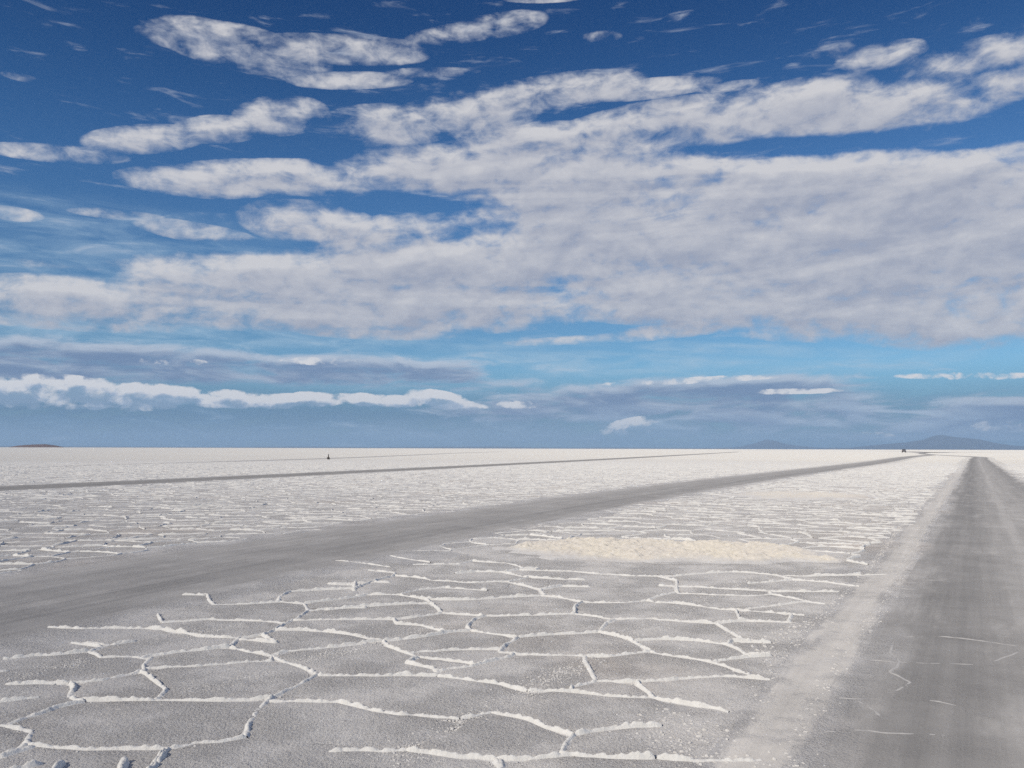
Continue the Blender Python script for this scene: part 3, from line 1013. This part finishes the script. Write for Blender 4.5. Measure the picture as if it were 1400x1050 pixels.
E = np.array([[a, b] for a, b in edges])
mid_e = E.mean(1)
fade = clear_of_tracks(mid_e)
lenE = np.hypot(*(E[:, 0] - E[:, 1]).T)
okE = (fade > 0.08) & (lenE > 0.12) & (rng.rand(len(E)) > 0.12) & ~in_poly(HULL, mid_e[:, 0], mid_e[:, 1]) & ~in_poly(MOUND1, mid_e[:, 0], mid_e[:, 1]) & ~in_poly(MOUND2, mid_e[:, 0], mid_e[:, 1])
rutc = mid_e[:, 0] - S * mid_e[:, 1]
okE &= ~((rutc > -1.62) & (rutc < -0.85) & (mid_e[:, 1] < 60))
E = E[okE]; fade = fade[okE]; mid_e = mid_e[okE]
dE = np.hypot(mid_e[:, 0], mid_e[:, 1])
order = sorted(range(len(E)), key=lambda i: (not view_ok(*mid_e[i]), dE[i]))
V_all, F_all, off = [], [], 0
C_all = []
far_e = []
for i in order:
    a, b = E[i]
    d = dE[i]
    hs = (0.4 + 0.6 * fade[i]) * random.uniform(0.45, 1.25)
    bow = random.uniform(-0.08, 0.08)
    nrm = np.array([b[1] - a[1], a[0] - b[0]])
    P = [a, a * .67 + b * .33 + nrm * bow, a * .33 + b * .67 + nrm * (bow + random.uniform(-.05, .05)), b]
    if d > 26 and n_ridge >= 300:
        far_e.append((P, hs)); continue
    if d < 9: step, C = 0.012, 7
    elif d < 16: step, C = 0.025, 5
    else: step, C = 0.06, 3
    V, Fc, cv = ridge_geo(P, 0.031 * hs, 0.022 + 0.004 * hs, step, C, lump=1.0 if d < 28 else 0.7)
    if n_ridge < 300 and view_ok(*mid_e[i]):
        cover_attr(link_mesh('salt_ridge', V, Fc, M_RIDGE, flat, smooth=True), cv); n_ridge += 1
    else:
        V_all.append(V); F_all.append(Fc + off); off += len(V); C_all.append(cv)
# the far ones all at once
PP = np.array([p for p, _ in far_e]); HS = np.array([h for _, h in far_e])
nf, ns = len(PP), 7
tt = np.linspace(0, 3, ns)
k0 = np.minimum(tt.astype(int), 2); ft = tt - k0
L = PP[:, k0] * (1 - ft)[None, :, None] + PP[:, k0 + 1] * ft[None, :, None]
L = L + rng.uniform(-.02, .02, L.shape)
T = L[:, [1, 2, 3, 4, 5, 6, 6]] - L[:, [0, 0, 1, 2, 3, 4, 5]]
T /= np.linalg.norm(T, axis=2)[:, :, None] + 1e-9
Nn = np.stack([T[:, :, 1], -T[:, :, 0]], 2)
dist_f = np.linalg.norm(L, axis=2)
hv = 0.030 * HS[:, None] * (0.4 + 0.9 * rng.rand(nf, ns)) * np.array([.4, 1, 1, 1, 1, 1, .4])[None] * np.clip((RMAX - dist_f) / 40, 0.15, 1)
V = np.zeros((nf, ns, 3, 3))
for k, e in enumerate((-1, 0, 1)):
    V[:, :, k, :2] = L + Nn * (e * 0.029)
    V[:, :, k, 2] = hv if e == 0 else -0.004
ii = (np.arange(nf)[:, None, None] * ns * 3 + np.arange(ns - 1)[None, :, None] * 3 + np.arange(2)[None, None, :]).ravel()
V_all.append(V.reshape(-1, 3)); F_all.append(np.stack([ii, ii + 1, ii + 4, ii + 3], 1) + off); off += nf * ns * 3
C_all.append(np.ones(nf * ns * 3))
tag(cover_attr(link_mesh('ridge_field', np.concatenate(V_all), np.concatenate(F_all), M_RIDGE, flat, smooth=True), np.concatenate(C_all)), kind='stuff')
print('ridge field verts', off, 'plates', n_plate, 'ridges', n_ridge)

# ------------------------------------------------------------------ mounds of crumbled salt
def mound(outline, hgt, cell, lump_scale):
    P = np.array(outline)
    c = P.mean(0)
    x0, y0 = P.min(0) - 0.3; x1, y1 = P.max(0) + 0.3
    nx, ny = int((x1 - x0) / cell) + 1, int((y1 - y0) / cell) + 1
    X, Y = np.meshgrid(x0 + np.arange(nx) * cell, y0 + np.arange(ny) * cell)
    wx = X + 1.0 * (fbm(X * 1.7, Y * 1.7, 3, 4) - .5); wy = Y + 0.8 * (fbm(X * 1.7, Y * 1.7, 3, 8) - .5)
    ins = in_poly(outline, wx, wy)
    dist = np.full(X.shape, 9.0)
    for i in range(len(P)):
        a, b = P[i], P[(i + 1) % len(P)]
        ab = b - a
        t = np.clip(((wx - a[0]) * ab[0] + (wy - a[1]) * ab[1]) / (ab @ ab), 0, 1)
        dist = np.minimum(dist, np.hypot(wx - a[0] - t * ab[0], wy - a[1] - t * ab[1]))
    prof = np.clip(dist / 0.5, 0, 1) ** 0.7 * ins
    lum = fbm(X * lump_scale, Y * lump_scale, 4, 77, 0.6)
    lum2 = fbm(X * 1.3, Y * 1.3, 3, 99)
    Z = prof * hgt * (0.25 + 1.5 * np.clip(lum - 0.3, 0, 1) + 0.5 * lum2) - (~ins) * 0.01
    V = np.stack([X - c[0], Y - c[1], Z + 0.002], 2).reshape(-1, 3)
    a = (np.arange(ny - 1)[:, None] * nx + np.arange(nx - 1)[None, :]).ravel()
    Fc = np.stack([a, a + 1, a + nx + 1, a + nx], 1)
    on = ins.ravel()
    Fc = Fc[on[Fc].any(1)]
    used = np.unique(Fc); remap = np.zeros(len(V), int); remap[used] = np.arange(len(used))
    edge = (np.clip(dist / 0.75, 0, 1) * ins * (0.45 + 1.1 * fbm(X * 2.1, Y * 2.1, 4, 15))).ravel()
    return V[used], remap[Fc], c, edge[used]

for out_l, hgt, cell, ls, lab in (
        (MOUND1, 0.085, 0.02, 8.0, 'large cream mound of crumbled salt lying across the cracked crust between the two near tracks'),
        (MOUND2, 0.05, 0.05, 5.0, 'smaller, paler and farther mound of crumbled salt beside the rut of the right hand track')):
    V, Fc, c, edge = mound(out_l, hgt, cell, ls)
    o = link_mesh('salt_mound', V, Fc, M_CREAM, None, smooth=True)
    o.location = (c[0], c[1], 0)
    at_ = o.data.attributes.new('cover', 'FLOAT', 'POINT')
    at_.data.foreach_set('value', (edge * (0.3 if hgt < 0.06 else 1.0)).astype(np.float32))
    tag(o, lab, 'salt mound', 'low mounds of crumbled salt')

# ------------------------------------------------------------------ loose crumbs of salt
def along(line_px, width, n, smin, smax, power=2.0):
    P = np.array([at(*q) for q in line_px])
    s = np.concatenate([[0], np.cumsum(np.hypot(*np.diff(P, axis=0).T))])
    t = rng.uniform(0, s[-1], n)
    x = np.interp(t, s, P[:, 0]) + rng.normal(0, width, n)
    y = np.interp(t, s, P[:, 1]) + rng.normal(0, width, n)
    sz = (smin + (smax - smin) * rng.rand(n) ** (power + 0.4))
    return np.stack([x, y, sz], 1)

crumbs = []
crumbs.append(along([(540, 1045), (630, 984), (720, 945), (790, 910)], 0.07, 2600, .004, .012))
crumbs.append(along([(790, 910), (850, 872), (900, 855), (960, 820), (1040, 788)], 0.10, 2300, .004, .011))
for l, w, n in (([(-10, 932), (60, 920), (115, 903)], .07, 900), ([(228, 950), (300, 938), (385, 917)], .06, 1000), ([(40, 995), (120, 975), (205, 963)], .06, 900),
                ([(250, 868), (325, 858)], .08, 500), ([(393, 907), (440, 898), (505, 888)], .06, 600), ([(450, 893), (520, 880)], .06, 500), ([(555, 868), (650, 850)], .06, 500),
                ([(590, 800), (645, 760)], .15, 600)):
    crumbs.append(along(l, w, int(n * .8), .004, .012))
LEFT_RUT = [(975, 1060), (1040, 960), (1066, 905), (1112, 850), (1174, 800), (1217, 740), (1250, 700), (1280, 670)]
RIGHT_RUT = [(1060, 1075), (1095, 1000), (1122, 955), (1147, 900), (1195, 845), (1219, 800), (1257, 740), (1285, 690), (1300, 665)]
crumbs.append(along(LEFT_RUT, .04, 2400, .004, .016))
crumbs.append(along(RIGHT_RUT, .04, 3200, .004, .018))
crumbs.append(along([(1035, 905), (1070, 870), (1100, 850)], .10, 120, .008, .024))
crumbs.append(along([(900, 975), (930, 995), (985, 1015)], .16, 110, .006, .022))
crumbs.append(along([(905, 1000), (960, 1040), (1090, 1040)], .10, 260, .005, .018))
for P in RIDGE_LINES:
    P = np.array(P)
    s = np.concatenate([[0], np.cumsum(np.hypot(*np.diff(P, axis=0).T))])
    m = int(s[-1] * 75)
    t = rng.uniform(0, s[-1], m)
    crumbs.append(np.stack([np.interp(t, s, P[:, 0]) + rng.normal(0, .02, m), np.interp(t, s, P[:, 1]) + rng.normal(0, .02, m), .003 + .008 * rng.rand(m) ** 1.6], 1))
# a thin scatter everywhere, thicker near the camera
n = 42000
yy = 3.6 * np.exp(rng.rand(n) * 1.55)
xx = (rng.rand(n) * 2 - 1) * (0.66 * yy + .5)
cl = fbm(xx * 2.2, yy * 2.2, 3, 55)
k = (cl + rng.rand(n) * .35) > 0.62
sc_ = np.stack([xx, yy, .002 + .006 * rng.rand(n) ** 2.5], 1)[k]
sc_ = sc_[clear_of_tracks(sc_[:, :2], 0, 0.4) > rng.rand(len(sc_)) * .8]
crumbs.append(sc_)
CR = np.concatenate(crumbs)
print('crumbs', len(CR))
n = len(CR)
ang = rng.rand(n) * 6.283
base_v = np.array([[-1, -1, -.3], [1, -1, -.3], [1, 1, -.3], [-1, 1, -.3], [-.7, -.7, 1], [.7, -.7, 1], [.7, .7, 1], [-.7, .7, 1]]) * [.62, .62, .7]
base_f = np.array([[4, 5, 6], [4, 6, 7], [0, 1, 5], [0, 5, 4], [1, 2, 6], [1, 6, 5], [2, 3, 7], [2, 7, 6], [3, 0, 4], [3, 4, 7]])
V = np.repeat(base_v[None], n, 0) * rng.uniform(.5, 1.5, (n, 8, 3)) * rng.uniform(.7, 1.3, (n, 1, 3))
ca, sa = np.cos(ang)[:, None], np.sin(ang)[:, None]
VX = V[:, :, 0] * ca - V[:, :, 1] * sa; VY = V[:, :, 0] * sa + V[:, :, 1] * ca
sz = CR[:, 2][:, None]
V = np.stack([VX * sz + CR[:, 0][:, None], VY * sz + CR[:, 1][:, None], V[:, :, 2] * sz * 0.6 + 0.003], 2)
Fc = (base_f[None] + (np.arange(n) * 8)[:, None, None])
tag(link_mesh('salt_crumb', V.reshape(-1, 3), Fc.reshape(-1, 3), M_CRUMB), 'loose white salt crumbs strewn along the ruts and over the cracked crust', kind='stuff')

# ------------------------------------------------------------------ far hills
def hill(name, prof, dist, color, depth, seed):
    """a mountain range at its real distance: heights from its skyline, metres"""
    xs = np.array([p[0] for p in prof], float); hs = np.array([p[1] for p in prof], float)
    n, mz = 90, 15
    X = np.linspace(xs[0], xs[-1], n)
    hp = np.interp(X, xs, hs) / F * dist
    a = np.array([math.atan2(ray(x, 613).x, ray(x, 613).y) for x in X])
    V = np.zeros((n, mz, 3))
    for k in range(mz):
        e = -1 + 2 * k / (mz - 1)
        r = dist + e * depth
        sh = np.clip(1 - abs(e), 0, 1) ** 1.2
        nz = fbm(np.arange(n) * .35, np.full(n, k * .8), 4, seed)
        V[:, k, 0] = r * np.sin(a); V[:, k, 1] = r * np.cos(a)
        V[:, k, 2] = hp * sh * (1 if abs(e) < .01 else (0.7 + .6 * nz)) - 2
    ii = (np.arange(n - 1)[:, None] * mz + np.arange(mz - 1)[None, :]).ravel()
    Fc = np.stack([ii, ii + mz, ii + mz + 1, ii + 1], 1)
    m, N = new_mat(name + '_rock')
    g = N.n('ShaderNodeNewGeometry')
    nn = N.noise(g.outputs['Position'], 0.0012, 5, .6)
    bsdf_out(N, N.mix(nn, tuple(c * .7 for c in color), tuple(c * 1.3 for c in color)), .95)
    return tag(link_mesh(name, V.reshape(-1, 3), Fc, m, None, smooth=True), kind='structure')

hill('mountain', [(1140, 0), (1200, 6), (1240, 9), (1262, 12), (1278, 17), (1288, 18), (1300, 16), (1322, 14), (1342, 12), (1362, 8), (1385, 5), (1410, 4), (1450, 3), (1500, 0)], 36000, (0.10, 0.12, 0.165), 5000, 1)  # bluish albedo: distance haze partly painted into the rock colour
hill('mountain', [(990, 0), (1015, 4), (1034, 8), (1048, 13), (1060, 11), (1078, 6), (1110, 3), (1150, 0)], 42000, (0.09, 0.11, 0.16), 4500, 2)  # blue of the distant air put into this rock colour too
hill('hill', [(10, 0), (24, 2.2), (45, 3.6), (62, 4.0), (76, 2.6), (90, 0)], 11000, (0.20, 0.11, 0.07), 900, 3)
hill('low_hill', [(-200, 1), (0, 1.4), (120, 1.2), (300, 1.0), (420, 2.0), (520, 1.2), (600, 2.2), (680, 2.6), (760, 1.4), (860, 1.8), (960, 1.2), (1010, 2.4), (1200, 2.0), (1420, 2.4), (1600, 1.0)], 46000, (0.12, 0.11, 0.11), 3000, 4)

# ------------------------------------------------------------------ marker post
def box(V, Fc, c, s, taper=1.0):
    b = len(V)
    for z, k in ((-1, 1.0), (1, taper)):
        for x, y in ((-1, -1), (1, -1), (1, 1), (-1, 1)):
            V.append((c[0] + x * s[0] * k, c[1] + y * s[1] * k, c[2] + z * s[2]))
    for f in ((0, 3, 2, 1), (4, 5, 6, 7), (0, 1, 5, 4), (1, 2, 6, 5), (2, 3, 7, 6), (3, 0, 4, 7)):
        Fc.append(tuple(b + i for i in f))

M_WOOD = plain('weathered_wood', (0.07, 0.06, 0.05), 0.85)
M_STONE = plain('dark_stone', (0.10, 0.09, 0.085), 0.9)
px_, py_ = at(449, 628.2)
post = tag(empty('marker_post', (px_, py_, 0)), 'short dark marker post on a stone footing beside the faint farthest track', 'marker post')
V, Fc = [], []
box(V, Fc, (0, 0, 0.42), (0.07, 0.07, 0.36), 0.6)
link_mesh('stake', V, Fc, M_WOOD, post)
V, Fc = [], []
for k in range(9):
    a = k * 0.698
    box(V, Fc, (0.12 * math.cos(a), 0.12 * math.sin(a), 0.10 + 0.08 * (k % 3)), (0.08, 0.07, 0.08), 0.7)
link_mesh('footing', V, Fc, M_STONE, post)

# ------------------------------------------------------------------ far car
M_PAINT = plain('car_paint', (0.22, 0.22, 0.23), 0.35)
M_GLASS = plain('dark_glass', (0.02, 0.025, 0.03), 0.08)
M_TYRE = plain('tyre_rubber', (0.02, 0.02, 0.02), 0.9)
M_RIM = plain('wheel_metal', (0.3, 0.3, 0.3), 0.4, metal=0.8)
M_LAMP = plain('lamp_lens', (0.45, 0.05, 0.04), 0.3)
def prism(prof, w0, w1=None):
    V, Fc = [], []
    n = len(prof)
    for sgn in (-1, 1):
        for (x, z, k) in prof: V.append((sgn * w0 * k, x, z))
    Fc.append(tuple(range(n))); Fc.append(tuple(range(2 * n - 1, n - 1, -1)))
    for i in range(n):
        j = (i + 1) % n
        Fc.append((i, i + n, j + n, j))
    return V, Fc
cx, cy = at(1236, 618.7)
car = tag(empty('offroad_car', (cx, cy, 0), math.radians(-29)), 'tiny dark off-road car far away on the salt left of where the tracks join', 'car')
body_p = [(-2.2, .45, 1), (-2.25, .95, 1), (-2.15, 1.15, 1), (-2.05, 1.72, .82), (-1.7, 1.82, .8), (.2, 1.82, .8), (.95, 1.2, .95), (2.1, 1.08, .98), (2.25, .9, 1), (2.25, .45, 1)]
V, Fc = prism(body_p, 0.92)
link_mesh('body', V, Fc, M_PAINT, car)
for s in (-1, 1):
    V, Fc = [], []
    V = [(s * .935, -1.9, 1.22), (s * .935, .55, 1.22), (s * .80, .12, 1.70), (s * .80, -1.8, 1.70), (s * .90, -1.9, 1.22), (s * .90, .55, 1.22), (s * .77, .12, 1.70), (s * .77, -1.8, 1.70)]
    Fc = [(0, 1, 2, 3), (4, 7, 6, 5), (0, 4, 5, 1), (1, 5, 6, 2), (2, 6, 7, 3), (3, 7, 4, 0)]
    link_mesh('window', V, Fc, M_GLASS, car)
V = [(-.7, -2.16, 1.22), (.7, -2.16, 1.22), (.66, -2.09, 1.64), (-.66, -2.09, 1.64), (-.7, -2.10, 1.22), (.7, -2.10, 1.22), (.66, -2.03, 1.64), (-.66, -2.03, 1.64)]
link_mesh('rear_window', V, [(0, 1, 2, 3), (4, 7, 6, 5), (0, 4, 5, 1), (1, 5, 6, 2), (2, 6, 7, 3), (3, 7, 4, 0)], M_GLASS, car)
V = [(-.68, .33, 1.73), (.68, .33, 1.73), (.8, .86, 1.27), (-.8, .86, 1.27), (-.68, .29, 1.68), (.68, .29, 1.68), (.8, .82, 1.22), (-.8, .82, 1.22)]
link_mesh('windscreen', V, [(0, 3, 2, 1), (4, 5, 6, 7), (0, 1, 5, 4), (1, 2, 6, 5), (2, 3, 7, 6), (3, 0, 4, 7)], M_GLASS, car)
for s in (-1, 1):
    V, Fc = [], []
    box(V, Fc, (s * .78, -2.26, .95), (.08, .03, .12)); link_mesh('rear_light', V, Fc, M_LAMP, car)
V, Fc = [], []
box(V, Fc, (0, -2.3, .55), (.85, .07, .09)); link_mesh('bumper', V, Fc, M_TYRE, car)
def wheel_geo(r, w, n=20):
    V, Fc = [], []
    for x in (-w, w):
        for k in range(n):
            a = 6.28318 * k / n
            V.append((x, r * math.cos(a), r * math.sin(a)))
    for k in range(n):
        j = (k + 1) % n
        Fc.append((k, j, n + j, n + k))
    Fc.append(tuple(range(n))[::-1]); Fc.append(tuple(range(n, 2 * n)))
    return V, Fc
for sx in (-1, 1):
    for sy in (-1.35, 1.4):
        V, Fc = wheel_geo(.38, .12)
        w = link_mesh('wheel', V, Fc, M_TYRE, car)
        w.location = (sx * .82, sy, .38)
        V, Fc = wheel_geo(.22, .13)
        link_mesh('rim', V, Fc, M_RIM, w)

# ------------------------------------------------------------------ air
USE_HAZE = True
if USE_HAZE:
    V, Fc = [], []
    zt = 1000.0
    box(V, Fc, (0, 0, (zt - 1) / 2), (61000, 61000, (zt + 1) / 2))
    m, N = new_mat('air')
    pv = N.n('ShaderNodeVolumePrincipled')
    pv.inputs['Color'].default_value = (0.48, 0.70, 0.96, 1)
    pv.inputs['Density'].default_value = 2.7e-5
    o = N.n('ShaderNodeOutputMaterial')
    N.link(pv.outputs[0], o.inputs['Volume'])
    tag(link_mesh('haze', V, Fc, m), kind='stuff')
